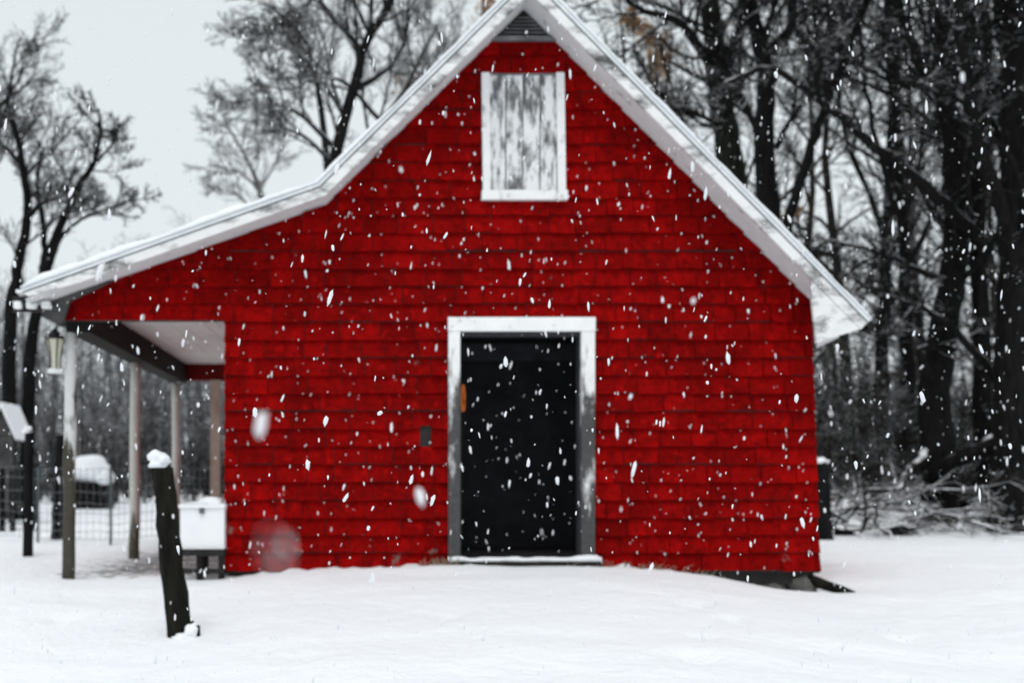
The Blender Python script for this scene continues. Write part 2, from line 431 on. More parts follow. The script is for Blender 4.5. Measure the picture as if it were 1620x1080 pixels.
# roof
def offs(t):
    """profile of the roof at perpendicular height t: left eave, kink, peak, right eave"""
    L = []
    for (p, m, sg) in ((( KX, KZ), MP, 1), ((S0[0], S0[1]), ML, 1), ((S0[0], S0[1]), MR, -1)):
        c = 1/math.sqrt(1+m*m); nx, nz = -m*c*sg, c
        L.append((p[0]+nx*t, p[1]+nz*t, m*sg, nx, nz))
    def inter(a, b):
        x = (b[1]-a[1]+a[2]*a[0]-b[2]*b[0])/(a[2]-b[2]); return (x, a[1]+a[2]*(x-a[0]))
    l0 = (XL+L[0][3]*t, zt(XL)+L[0][4]*t); r0 = (XR+L[2][3]*t, zt(XR)+L[2][4]*t)
    return [l0, inter(L[0], L[1]), inter(L[1], L[2]), r0]
def layer(t0, t1, y0, y1, segs=(0, 1, 2)):
    a, b = offs(t0), offs(t1); out = []
    for s in segs: out.append([a[s], a[s+1], b[s+1], b[s]])
    return [(q, y0, y1) for q in out]
def roof_piece(name, mat, t0, t1, y0, y1, parent):
    mb = MB()
    for q, a, b in layer(t0, t1, y0, y1): mb.prism(q, a, b)
    return mb.build(name, mat, parent)
roof = roof_piece('roof', M['roofing'], .02, .0895, -.325, YB+.35, barn)
for s in range(3):
    q, a, b = layer(.0, .019, -.328, YB+.3, (s,))[0]; MB().prism(q, a, b).build('soffit', M['soffit'], roof)
    q, a, b = layer(-.012, .060, -.362, -.330, (s,))[0]
    if s == 0: q = [(q[0][0]+.02, q[0][1]+.045), (q[0][0]+.42, q[0][1]+.42*MP+.001)]+q[1:]
    MB().prism(q, a, b).build('fascia_board', M['fascia'], roof)
roof_piece('drip_edge', M['metal'], .061, .071, -.352, -.327, roof)
roof_piece('white_edge_strip', M['whitemetal'], .072, .092, -.372, YB+.36, roof)
roof_piece('roofing_edge', M['metal'], .0925, .0985, -.362, YB+.35, roof)
# boxed return at the right-hand eave and the eave soffit behind it
mb = MB(); mb.prism([(3.617, 2.30), (3.622, 2.12), (3.655, 1.80), (4.005, 1.91)], -.361, -.331); mb.build('eave_return', M['fascia'], roof)
mb = MB(); mb.prism([(3.812, 1.80), (4.0, 1.89), (3.812, 2.10)], .0, YB+.3); mb.build('eave_soffit', M['soffit'], roof)
# boxed return at the porch eave, weathered grey with the eave's shade put into the colour
def PX(px, py, D): v = P(px, py, D); return (v.x, v.z)
mb = MB(); mb.prism([PX(98, 512, 8.93), PX(110, 476, 8.93), PX(178, 444, 8.93), PX(150, 440, 8.93), PX(58, 470, 8.93), PX(66, 500, 8.93)][::-1], -.07, -.03); mb.build('eave_return', M['return'], roof)
mb = MB(); mb.box(XL+.03, HL-.01, .0, YB, 2.06, 2.085); mb.build('eave_soffit', M['return'], roof)
# porch ceiling, beams, posts
pc = MB().box(-2.268, WL-.03, .095, YB-.101, 2.2065, 2.22).build('porch_ceiling', M['ceil'], barn)
for i in range(10):
    wd = (WL-.03+2.268)/10; MB().box(-2.268+i*wd+.002, -2.268+(i+1)*wd-.002, .096, YB-.102, 2.198+.001*(i % 3), 2.206).build('plank', M['ceil'], pc)
MB().box(-2.465, -2.27, .093, YB-.05, 1.945, 2.21).build('porch_beam', M['darkbeam'], barn)
MB().box(-2.268, WL-.005, YB-.1, YB+.04, 1.985, 2.198).build('porch_beam', M['darkred'], barn)
def porch_post(px0, px1, D, ztop, r, mat, seed):
    rng = random.Random(seed); y = D-9; x0 = (px0-VPX)*D/FPX; x1 = (px1-VPX)*D/FPX; z0 = gz(x0, y)-.15
    pts = [(x0+(x1-x0)*i/8+rng.uniform(-.006, .006), y+rng.uniform(-.006, .006), z0+(ztop-z0)*i/8) for i in range(9)]
    mb = MB(); mb.tube(pts, [r*(1.05-.012*i)*rng.uniform(.96, 1.04) for i in range(9)], 12, jit=.035, rng=rng)
    mb.build('porch_post', mat, barn, True)
porch_post(108, 112, 9.14, 1.944, .052, M['porchpost'], 1)
porch_post(212, 214, 11.6, 1.944, .056, M['palepost'], 2)
porch_post(279, 278, 14.1, 1.944, .056, M['palepost'], 3)
mb = MB(); xx = (341-VPX)*14.2/FPX; mb.box(xx-.06, xx+.06, 5.14, 5.22, gz(xx, 5.2)-.1, 1.984); mb.build('porch_post', M['tanpost'], barn)

# door trim
MB().box(DX0, DX1, -.058, .0, OZ1+.001, DZ1).build('door_lintel', M['lintel'], barn)
MB().box(DX0+.004, OX0, -.052, .0, .035, OZ1).build('door_trim', M['trim'], barn)
MB().box(OX1, DX1-.004, -.052, .0, .035, OZ1).build('door_trim', M['trim'], barn)
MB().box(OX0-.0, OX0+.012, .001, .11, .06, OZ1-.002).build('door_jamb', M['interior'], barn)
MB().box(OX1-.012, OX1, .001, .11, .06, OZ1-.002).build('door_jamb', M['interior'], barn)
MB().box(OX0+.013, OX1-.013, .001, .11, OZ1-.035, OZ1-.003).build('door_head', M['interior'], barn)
MB().box(DX0+.03, DX1+.03, -.13, .12, -.005, .033).build('door_sill', M['darkwood'], barn)
# loft opening with its peeling boards
loft = MB().box(WX0, WX1, .091, .1, WZ0, WZ1).build('loft_hatch', M['sheath'], barn)
n = 4; a0, a1 = WX0+.068, WX1-.068
for i in range(n):
    wd = (a1-a0)/n
    MB().box(a0+i*wd+.005, a0+(i+1)*wd-.005, -.014-.004*(i % 2), -.001, WZ0+.09, WZ1-.012).build('board', M['board'], loft)
MB().prism([(WX0+.018, WZ0+.08), (WX0+.080, WZ0+.08), (WX0+.070, WZ1), (WX0+.006, WZ1)], -.05, -.0005).build('frame', M['winframe'], loft)
MB().prism([(WX1-.065, WZ0+.08), (WX1, WZ0+.08), (WX1-.014, WZ1), (WX1-.08, WZ1)], -.05, -.0005).build('frame', M['winframe'], loft)
MB().prism([(WX0+.004, WZ0), (WX1+.012, WZ0), (WX1+.01, WZ0+.079), (WX0+.008, WZ0+.079)], -.068, -.0005).build('sill', M['winframe'], loft)
MB().box(WX0+.071, WX1-.081, -.03, -.0005, WZ1-.0115, WZ1+.004).build('frame', M['vent'], loft)
# gable vent
vent = MB().prism([(S0[0]-(S0[1]-VZ)/ML+.02, VZ), (S0[0]+(S0[1]-VZ)/MR-.02, VZ), (S0[0], S0[1]-.02)], -.006, -.001).build('gable_vent', M['black'], barn)
MB().box(S0[0]-.285, S0[0]+.275, -.05, -.0065, VZ-.002, VZ+.026).build('vent_sill', M['vent'], vent)
for i in range(7):
    z = VZ+.03+i*.030; hw = (S0[1]-z)-.035
    if hw < .03: break
    MB().add([(S0[0]-hw, -.04, z), (S0[0]+hw, -.04, z), (S0[0]+hw, -.008, z+.016), (S0[0]-hw, -.008, z+.016),
              (S0[0]-hw, -.04, z+.008), (S0[0]+hw, -.04, z+.008), (S0[0]+hw, -.008, z+.024), (S0[0]-hw, -.008, z+.024)],
             [(0, 3, 2, 1), (4, 5, 6, 7), (0, 1, 5, 4), (1, 2, 6, 5), (2, 3, 7, 6), (3, 0, 4, 7)]).build('slat', M['vent'], vent)
# foundation
MB().box(WL+.02, 3.79, .012, .2, -.16, WB-.021).build('sill_beam', M['darkwood'], barn)
rng = random.Random(3); x = WL
while x < 3.8:
    wd = rng.uniform(.18, .38); mb = MB()
    mb.blob((x+wd/2, .10, -.27), (wd*.52, .15, .135), rng.random()*9, .3, 2); mb.build('foundation_stone', M['stone'], barn, True); x += wd
mb = MB(); mb.blob((3.72, .06, -.16), (.13, .10, .085), 4.1, .3, 2); mb.build('foundation_stone', M['stone'], barn, True)

# snow lying on the roof
def snow_blanket():
    rng = random.Random(9); base = offs(.0995); ys = list(np.arange(-.372, YB+.36, .06)); rows = []
    pts = []
    for s in range(3):
        a, b = Vector(base[s]), Vector(base[s+1]); L = (b-a).length; n = int(L/.06); d = (b-a)/L; nn = Vector((-d.y, d.x))
        th = .075 if s == 0 else .042
        for i in range(n+(s == 2)):
            f = i/n; t = th
            if s == 0: t = .075-.033*sm(.8, 1.0, f)
            nv = nn
            if s == 0 and f > .85: nv = (nn+Vector((-.3, 0))*sm(.85, 1, f)).normalized()
            if s == 1 and f > .97: nv = (nn+Vector((1, 0))*sm(.97, 1, f)).normalized()
            if s == 2 and f < .03: nv = Vector((0, 1)) if f == 0 else nn
            endd = (f*L if s == 0 else 9, (1-f)*L if s == 2 else 9)
            pts.append((a+d*(f*L), nv, t*(.35+.65*sm(0, .10, endd[0]))*(.3+.7*sm(0, .08, endd[1]))))
    vs = []; nP = len(pts)
    for y in ys:
        e = min(y-ys[0], ys[-1]-y); k = .5+.5*sm(0, .09, e)
        for (p, nv, t) in pts:
            h = t*k*(1+.55*noise.noise(Vector((p.x*2.2, y*2.2, 2)))+.28*noise.noise(Vector((p.x*8, y*8, 5))))
            vs.append((p.x+nv.x*h, y+(.012*noise.noise(Vector((p.x*6, 3, p.y*6))) if e < .01 else 0), p.y+nv.y*h))
    top = len(vs)
    for y in ys:
        for (p, nv, t) in pts: vs.append((p.x, y, p.y))
    fs = []
    ny = len(ys)
    for j in range(ny-1):
        for i in range(nP-1):
            q = (j*nP+i, j*nP+i+1, (j+1)*nP+i+1, (j+1)*nP+i); fs.append(q); fs.append(tuple(x+top for x in q[::-1]))
    for i in range(nP-1):
        fs.append((i+top, i+1+top, i+1, i)); j = (ny-1)*nP; fs.append((j+i, j+i+1, j+i+1+top, j+i+top))
    for j in range(ny-1):
        for i in (0, nP-1):
            a, b = j*nP+i, (j+1)*nP+i; fs.append((a, b, b+top, a+top))
    mb = MB(); mb.add(vs, fs)
    tag(mb.build('roof_snow', M['snow'], None, True), 'snow lying on the barn roof', None, None, 'stuff')
snow_blanket()
# snow on the door sill
mb = MB()
rng = random.Random(4)
pts = [(DX0+.02+i*.05, -.06+rng.uniform(-.01, .01), .040+.014*noise.noise(Vector((i*.37, 0, 0)))) for i in range(26)]
mb.tube(pts, [.026+.012*noise.noise(Vector((i*.5, 4, 0)))+(.016 if 20 < i < 25 else 0) for i in range(26)], 8)
tag(mb.build('sill_snow', M['snow'], None, True), 'ridge of snow along the barn door sill', None, None, 'stuff')

# ------------------------------------------------------------------ small things on and round the barn
# white box on a low dark bench in the porch
bx0, bx1, by0, by1 = P(285, 0, 8.85).x, P(354.5, 0, 8.85).x, -.15, .27
bench = empty('bench', (-1.28, .06, -.12), label='low dark wooden bench under the porch, against the barn wall corner', cat='bench')
for s in range(2):
    MB().box(bx0-.02, bx1+.004, by0-.03+s*.235, by0+.20+s*.235, .085, .138).build('seat_slat', M['darkwood'], bench)
for lx in (bx0+.13, bx1-.05):
    for ly in (by0+.02, by1-.08):
        MB().box(lx, lx+.05, ly, ly+.05, gz(lx, ly)-.05, .084).build('leg', M['darkwood'], bench)
MB().box(bx0, bx1, by0-.005, by0+.015, -.06, -.02).build('rail', M['darkwood'], bench)
box = empty('white_box', (-1.28, .06, .139), label='white painted box with snow on its lid, standing on the dark porch bench', cat='box')
MB().box(bx0, bx1, by0, by1, .139, .475).build('body', M['whitebox'], box)
MB().box(bx0-.012, bx1+.008, by0-.015, by1+.01, .476, .505).build('lid', M['whitebox'], box)
MB().box((bx0+bx1)/2-.02, (bx0+bx1)/2+.02, by0-.022, by0-.0005, .43, .474).build('latch', M['wire'], box)
mb = MB(); mb.blob((bx0+.23, by0+.2, .51), (.11, .14, .055), 2.2, .3, 3); mb.blob((bx0+.14, by0+.16, .505), (.12, .13, .02), 5, .2, 3); mb.build('snow_cap', M['snow'], box, True)

# lantern hanging beside the front post
ln = empty('porch_lantern', tuple(P(87, 590, 9.1)), label='cream panelled lantern with dark cap hanging beside the front porch post', cat='lantern')
def lz(py): return P(0, py, 9.1).z
lx = P(87, 0, 9.1).x; ly = .1
mb = MB()
prof = [(583, .046), (572, .044), (556, .052), (543, .068), (536, .072)]
vs = []; fs = []
for py, r in prof:
    for j in range(6):
        q = math.pi/3*j; vs.append((lx+r*math.cos(q), ly+r*math.sin(q), lz(py)))
for i in range(len(prof)-1):
    for j in range(6): fs.append((i*6+j, i*6+(j+1) % 6, i*6+6+(j+1) % 6, i*6+6+j))
fs += [tuple(range(5, -1, -1)), tuple(range(len(vs)-6, len(vs)))]
mb.add(vs, fs); mb.build('glass_body', M['cream'], ln)
mb = MB(); mb.tube([(lx, ly, lz(536.5)), (lx, ly, lz(533)), (lx, ly, lz(524)), (lx, ly, lz(520))], [.086, .084, .03, .012], 6); mb.build('cap', M['black'], ln)
mb = MB(); mb.tube([(lx, ly, lz(590)), (lx, ly, lz(583.5))], [.062, .060], 6); mb.build('base', M['lampwhite'], ln)
for j in range(6):
    q = math.pi/3*j; mb = MB()
    mb.tube([(lx+(r+.004)*math.cos(q), ly+(r+.004)*math.sin(q), lz(py)) for py, r in prof], [.006]*5, 5); mb.build('rib', M['black'], ln)
mb = MB(); mb.tube([(lx, ly, lz(521)), (lx+.02, ly, lz(514)), (lx+.09, ly+.02, lz(512))], [.008]*3, 6); mb.build('bracket', M['black'], ln)

# three lamp heads on a bar under the porch eave
fl = empty('eave_lamp', tuple(P(50, 480, 8.95)), label='row of three small white lamp heads on a dark bar under the porch eave', cat='lamp')
D0 = 8.95
mb = MB(); a = P(20, 470, D0); b = P(102, 470, D0); mb.box(a.x, b.x, -.06, -.02, P(0, 493, D0).z, P(0, 469, D0).z); mb.build('bar', M['black'], fl)
mb = MB(); a = P(34, 462, D0); b = P(66, 462, D0); mb.box(a.x, b.x, -.20, -.02, P(0, 467.5, D0).z, P(0, 463, D0).z); mb.build('mounting_plate', M['lampwhite'], fl)
for k, (p0, p1) in enumerate(((21, 33), (41, 57), (65, 79))):
    a, b = P(p0, 488, D0-.12), P(p1, 476, D0-.12); mb = MB(); c = (a+b)/2
    hw, hh = (b.x-a.x)/2, (b.z-a.z)/2
    prof = [(-.17, 1.0), (-.13, 1.0), (-.09, .7), (-.07, .4)]
    vs = []; fs = []
    for yy, s in prof:
        for j in range(12):
            q = 2*math.pi*j/12; e = 5
            cx = math.copysign(abs(math.cos(q))**(2/e), math.cos(q)); cz = math.copysign(abs(math.sin(q))**(2/e), math.sin(q))
            vs.append((c.x+hw*s*cx, yy, c.z+hh*s*cz))
    for i in range(3):
        for j in range(12): fs.append((i*12+j, i*12+(j+1) % 12, i*12+12+(j+1) % 12, i*12+12+j))
    fs += [tuple(range(12)), tuple(range(47, 35, -1))]
    mb.add(vs, fs).build('lamp_head', M['lampwhite'], fl)
    MB().box(c.x-.01, c.x+.01, -.09, -.04, c.z-.01, c.z+.01).build('stem', M['black'], fl)

# orange cord looped inside the doorway
mb = MB(); cx0 = P(730.5, 0, 9.35).x; pts = []
for i in range(60):
    q = i/60*2*math.pi*4; pts.append((cx0+.016*math.cos(q)+.010*(i/60), .33+.05*math.sin(q*.5)+.01*(i % 3), P(0, 630, 9.35).z+.115*math.sin(q)))
mb.tube(pts, [.008]*60, 6)
oc = mb.build('extension_cord', M['orange'], None, True); tag(oc, 'coil of orange cord hanging just inside the barn doorway', 'cord')

# fence posts
def fence_post(name, base, top, r0, r1, mat, seed, label, cap=(0, 0), group=None, k=14):
    rng = random.Random(seed); base, top = Vector(base), Vector(top)
    root = empty(name, tuple(base), label=label, cat='post', group=group)
    n = 12; pts = []; rs = []
    for i in range(-2, n+1):
        f = i/n; pts.append(base.lerp(top, f)+Vector((rng.uniform(-1, 1), rng.uniform(-1, 1), 0))*r0*.07); rs.append((r0+(r1-r0)*f)*rng.uniform(.95, 1.04))
    d = (top-base).normalized()
    pts += [top+d*r1*.22, top+d*r1*.32]; rs += [r1*.82, r1*.45]
    mb = MB(); mb.tube(pts, rs, k, jit=.06, rng=rng); mb.build('shaft', mat, root, True)
    if cap[0]:
        mb = MB(); c = top+Vector((cap[1], 0, r1*.25+cap[0]*.45)); mb.blob(c, (r1*1.02, r1*1.0, cap[0]), seed*1.3, .6, 3, -.55); mb.build('snow_cap', M['snow'], root, True)
    return root
D1 = 6.72; b0 = P(285, 0, D1); b0.z = gz(b0.x, b0.y); t0 = P(256, 742, D1)
fp = fence_post('fence_post', b0, t0, .080, .066, M['post'], 2, 'mossy dark leaning fence post with round snow cap in front of the porch', (.062, -.022))
mb = MB(); mb.blob(b0+Vector((.085, -.05, .035)), (.05, .06, .05), 1.1, .4, 3); mb.blob(b0+Vector((.04, -.07, .0)), (.07, .06, .025), 2.1, .4, 3); mb.build('snow_clump', M['snow'], fp, True)
mb = MB()
for k, (ax, ay, az, bx_, by_, bz) in enumerate(((.05, -.07, -.01, .085, -.09, .0), (.075, -.06, .09, .115, -.05, .05), (.115, -.06, .07, .125, -.07, .0))):
    mb.tube([b0+Vector((ax, ay, az)), b0+Vector((bx_, by_, bz))], [.02, .012], 6)
mb.build('bark_splinter', M['post'], fp, True)
D2 = 14.6
b = P(1306, 853, D2); b.z = gz(b.x, b.y); t = P(1299, 735, D2)
fence_post('fence_post', b, t, .105, .095, M['blackpost'], 5, 'thick black post with flat snow cap just past the right barn corner', (.05, 0))
D3 = 11.6; b = P(44, 0, D3); b.z = gz(b.x, b.y)
fence_post('fence_post', b, P(46, 686, D3), .055, .05, M['blackpost'], 6, 'tall dark wooden fence post topped by a snow ball, far left', (.05, -.01))
D4 = 14.8; b = P(90, 0, D4); b.z = gz(b.x, b.y)
fence_post('fence_post', b, P(97, 690, D4), .085, .07, M['blackpost'], 7, 'leaning black fence post half hidden behind the front porch post', (0, 0))
for px, D5, py, lab in ((3, 16.8, 742, 'slim dark fence post at the very left edge of the picture'), (20, 16.8, 745, 'slim dark fence post, second from the left picture edge'), (57, 17.0, 735, 'slim dark fence post standing behind the snow-ball post')):
    b = P(px, 0, D5); b.z = gz(b.x, b.y); fence_post('fence_post', b, P(px, py, D5), .05, .045, M['blackpost'], px, lab, (0, 0))

# woven wire fence
wf = empty('wire_fence', tuple(P(175, 860, 14.0)), label='woven wire fence on thin steel posts crossing behind the porch', cat='fence')
fpts = [P(-60, 0, 14.6), P(60, 0, 14.3), P(175, 0, 13.9), P(270, 0, 14.4), P(360, 0, 15.2)]
def tpost(v, h):
    z = gz(v.x, v.y); mb = MB(); mb.box(v.x-.017, v.x+.017, v.y-.004, v.y+.004, z-.1, z+h); mb.box(v.x-.004, v.x+.004, v.y+.0045, v.y+.03, z-.1, z+h-.001)
    return mb.build('post', M['tpost'], wf)
for v in fpts[1:]: tpost(v, 1.0)
def along(f):
    q = f*(len(fpts)-1); i = min(int(q), len(fpts)-2); return fpts[i].lerp(fpts[i+1], q-i)
for k, h in enumerate((.06, .16, .27, .39, .52, .67, .84, .97)):
    mb = MB(); mb.tube([(v.x, v.y-.02, gz(v.x, v.y)+h+.01*math.sin(i*1.7+k)) for i, v in ((i, along(i/24)) for i in range(25))], [.0035]*25, 4); mb.build('wire', M['wire'], wf)
for i in range(44):
    v = along((i+.5)/44); z = gz(v.x, v.y); mb = MB(); mb.tube([(v.x, v.y-.02, z+.05), (v.x+.004, v.y-.02, z+.97)], [.003, .003], 4); mb.build('stay', M['wire'], wf)

# dark plank half buried by the right-hand corner, dry weeds
mb = MB(); a = P(1288, 918, 9.0); b = P(1352, 941, 8.8)
mb.tube([a+Vector((-.12, .1, .02)), a, a.lerp(b, .35)+Vector((0, 0, -.004)), a.lerp(b, .7)+Vector((0, 0, .004)), b], [.045, .048, .040, .036, .030], 10, jit=.12, rng=random.Random(6))
tag(mb.build('fallen_log', M['post'], None, True), 'dark half buried log lying at the right barn corner', 'log')
def weeds(name, c, n, h, spread, label, seed):
    rng = random.Random(seed); mb = MB()
    for i in range(n):
        x = c[0]+rng.gauss(0, spread); y = c[1]+rng.uniform(-.03, .03); z = gz(x, y)-.02; L = h*rng.uniform(.5, 1.1)
        dx, dy = rng.gauss(0, .35)*L, rng.gauss(0, .25)*L-.02
        mb.tube([(x, y, z), (x+dx*.4, y+dy*.4, z+L*.6), (x+dx, y+dy, z+L*.85)], [.0035, .003, .001], 3, cap=False)
    tag(mb.build(name, M['straw'], None), label, None, None, 'stuff')
weeds('dry_grass', (P(690, 0, 8.85).x, -.15), 60, .11, .09, 'tuft of dry straw grass at the wall left of the door', 1)
weeds('dry_grass', (P(1030, 0, 8.85).x, -.13), 70, .09, .3, 'dry grass along the wall right of the door', 2)

# ------------------------------------------------------------------ trees
class Branches:
    def __init__(s): s.b = {}
    def add(s, pts, rs, k):
        s.b.setdefault((len(pts), k), []).append((pts, rs))
    def mesh(s, name):
        V = []; F = []; off = 0
        for (n, k), lst in s.b.items():
            A = np.array([[tuple(p) for p in q[0]] for q in lst]); Rr = np.array([q[1] for q in lst])
            T = np.empty_like(A); T[:, 1:-1] = A[:, 2:]-A[:, :-2]; T[:, 0] = A[:, 1]-A[:, 0]; T[:, -1] = A[:, -1]-A[:, -2]
            T /= np.linalg.norm(T, axis=2, keepdims=True)+1e-9
            U = np.cross(T, np.array([.31, .95, .05])); U /= np.linalg.norm(U, axis=2, keepdims=True)+1e-9
            W = np.cross(T, U)
            ang = np.arange(k)*2*math.pi/k
            ring = A[:, :, None, :]+Rr[:, :, None, None]*(U[:, :, None, :]*np.cos(ang)[None, None, :, None]+W[:, :, None, :]*np.sin(ang)[None, None, :, None])
            B = len(lst); V.append(ring.reshape(-1, 3))
            idx = off+np.arange(B*n*k).reshape(B, n, k); nx = np.roll(idx, -1, axis=2)
            F.append(np.stack([idx[:, :-1], nx[:, :-1], nx[:, 1:], idx[:, 1:]], -1).reshape(-1, 4)); off += B*n*k
        V = np.concatenate(V); F = np.concatenate(F)
        m = bpy.data.meshes.new(name); m.vertices.add(len(V)); m.vertices.foreach_set('co', V.ravel())
        m.loops.add(F.size); m.loops.foreach_set('vertex_index', F.ravel().astype(np.int32))
        m.polygons.add(len(F)); m.polygons.foreach_set('loop_start', np.arange(len(F), dtype=np.int32)*4)
        m.polygons.foreach_set('use_smooth', np.ones(len(F), dtype=bool))
        m.update(calc_edges=True); m.validate(); return m

def path(rng, p, d, L, n, wob, trop):
    pts = [p]; st = L/(n-1); d = d.normalized()
    for i in range(n-1):
        d = (d+Vector((rng.gauss(0, wob), rng.gauss(0, wob), rng.gauss(0, wob)+trop))).normalized()
        p = p+d*st; pts.append(p)
    return pts
def sprout(rng, br, pts, rs, L, lev, cfg, start=.25):
    """grow children along a limb"""
    if lev >= len(cfg): return
    n_ch, ratio, ang, wob, trop, npt, k, rmin = cfg[lev]
    n = len(pts)
    for c in range(n_ch):
        f = start+(1-start)*(c+rng.random())/n_ch; q = f*(n-1); i = min(int(q), n-2); u = q-i
        p = pts[i].lerp(pts[i+1], u); r = rs[i]+(rs[i+1]-rs[i])*u
        t = (pts[i+1]-pts[i]).normalized()
        ax = Vector((rng.gauss(0, 1), rng.gauss(0, 1), rng.gauss(0, .6))); ax = (ax-t*ax.dot(t)).normalized()
        a = ang*rng.uniform(.7, 1.3); d = t*math.cos(a)+ax*math.sin(a)
        l = L*ratio*rng.uniform(.55, 1.15)*(1-.45*f)
        cp = path(rng, p, d, l, npt, wob, trop)
        r0 = max(rmin, min(r*.62, l*.021)); r1 = max(rmin*.55, r0*.28)
        cr = [r0+(r1-r0)*j/(npt-1) for j in range(npt)]
        br.add(cp, cr, k)
        sprout(rng, br, cp, cr, l, lev+1, cfg, .15)
def smooth_line(ctrl, n, rng, jit):
    ctrl = [Vector(c) for c in ctrl]; P_ = [ctrl[0]*2-ctrl[1]]+ctrl+[ctrl[-1]*2-ctrl[-2]]; out = []
    m = len(ctrl)-1
    for i in range(n):
        q = i/(n-1)*m; s = min(int(q), m-1); t = q-s; a, b, c, d = P_[s:s+4]
        v = .5*((2*b)+(c-a)*t+(2*a-5*b+4*c-d)*t*t+(3*b-a-3*c+d)*t**3)
        out.append(v+Vector((rng.gauss(0, jit), rng.gauss(0, jit), rng.gauss(0, jit*.4))))
    return out
#            n  ratio ang  wob  trop  pts k  rmin
CFG_BIG = [(10, .80, .72, .12, .05, 8, 5, .012), (8, .62, .66, .13, .045, 6, 3, .008), (7, .60, .62, .13, .03, 4, 3, .006), (3, .62, .6, .12, .02, 3, 3, .005)]
CFG_MID = [(9, .75, .7, .12, .05, 7, 4, .012), (8, .62, .65, .13, .05, 5, 3, .009), (7, .6, .6, .14, .03, 3, 3, .007)]
CFG_FAR = [(8, .50, .85, .16, .04, 6, 4, .012), (7, .5, .8, .2, .04, 4, 3, .009), (5, .5, .8, .22, .02, 3, 3, .008)]

def shaped_tree(name, label, limbs, seed, mat, cfg=CFG_BIG, group=None, jit=.012, crown_mat=None, reach=None, cat='tree'):
    """limbs: [(control points, r0, r1, is_trunk, grow_length, start)]"""
    rng = random.Random(seed); tr, cr = Branches(), Branches()
    for ctrl, r0, r1, trunk, gl, start in limbs:
        n = max(10, len(ctrl)*4); pts = smooth_line(ctrl, n, rng, jit); rs = [r0+(r1-r0)*(i/(n-1))**.9 for i in range(n)]
        if trunk: rs[0] *= 1.35; rs[1] *= 1.12
        (tr if trunk else cr).add(pts, rs, 12 if trunk else 8)
        if gl: sprout(rng, cr, pts, rs, gl, 0, cfg, start)
    root = empty(name, tuple(limbs[0][0][0]), label=label, cat=cat, group=group)
    obj('trunk', tr.mesh('trunk'), mat, root)
    if cr.b: obj('crown', cr.mesh('crown'), crown_mat or mat, root)
    return root
def G(px, D, sink=.15):
    v = P(px, 0, D); v.z = gz(v.x, v.y)-sink; return v

# --- left: forked tree beside the porch roof
Dl = 21.0
shaped_tree('forked_tree', 'dark forked bare tree with several curved stems left of the porch roof', [
    ([G(16, Dl), P(14, 640, Dl), P(17, 500, Dl), P(29, 420, Dl), P(43, 338, Dl), P(36, 264, Dl-.5), P(20, 190, Dl-.8)], .17, .05, True, 3.0, .5),
    ([G(40, Dl+.4), P(44, 640, Dl+.4), P(56, 500, Dl+.3), P(76, 415, Dl), P(95, 358, Dl), P(128, 292, Dl), P(146, 262, Dl), P(160, 210, Dl), P(156, 172, Dl)], .15, .025, True, 1.7, .5),
    ([P(66, 440, Dl+.2), P(70, 400, Dl+.3), P(66, 338, Dl+.5), P(58, 290, Dl+.6), P(70, 235, Dl+.8)], .08, .03, False, 2.2, .3),
    ([P(42, 345, Dl), P(62, 325, Dl-.2), P(92, 312, Dl-.3), P(120, 305, Dl-.4)], .06, .025, False, 1.8, .3),
    ([P(82, 405, Dl), P(104, 366, Dl-.2), P(140, 342, Dl-.4), P(185, 325, Dl-.6), P(218, 316, Dl-.8)], .05, .012, False, 1.1, .3),
    ([P(140, 270, Dl), P(168, 240, Dl+.2), P(190, 218, Dl+.3)], .04, .012, False, 1.0, .2),
    ([P(36, 264, Dl-.5), P(10, 235, Dl-.6), P(-20, 215, Dl-.6)], .06, .02, False, 2.2, .2),
], 11, M['bark'], crown_mat=M['barkdry'])
Dk = 24.0
shaped_tree('bare_tree', 'large bare tree whose fine twigs enter from the upper left corner', [
    ([G(-90, Dk), P(-85, 500, Dk), P(-80, 300, Dk), P(-70, 120, Dk), P(-60, -80, Dk)], .28, .08, True, 4.2, .35),
    ([P(-80, 300, Dk), P(-40, 230, Dk-.5), P(0, 170, Dk-.5), P(45, 100, Dk-.5)], .09, .02, False, 2.4, .2),
    ([P(-84, 420, Dk), P(-40, 300, Dk), P(5, 190, Dk), P(30, 60, Dk)], .10, .02, False, 2.4, .3),
], 12, M['bark'], crown_mat=M['barkdry'])
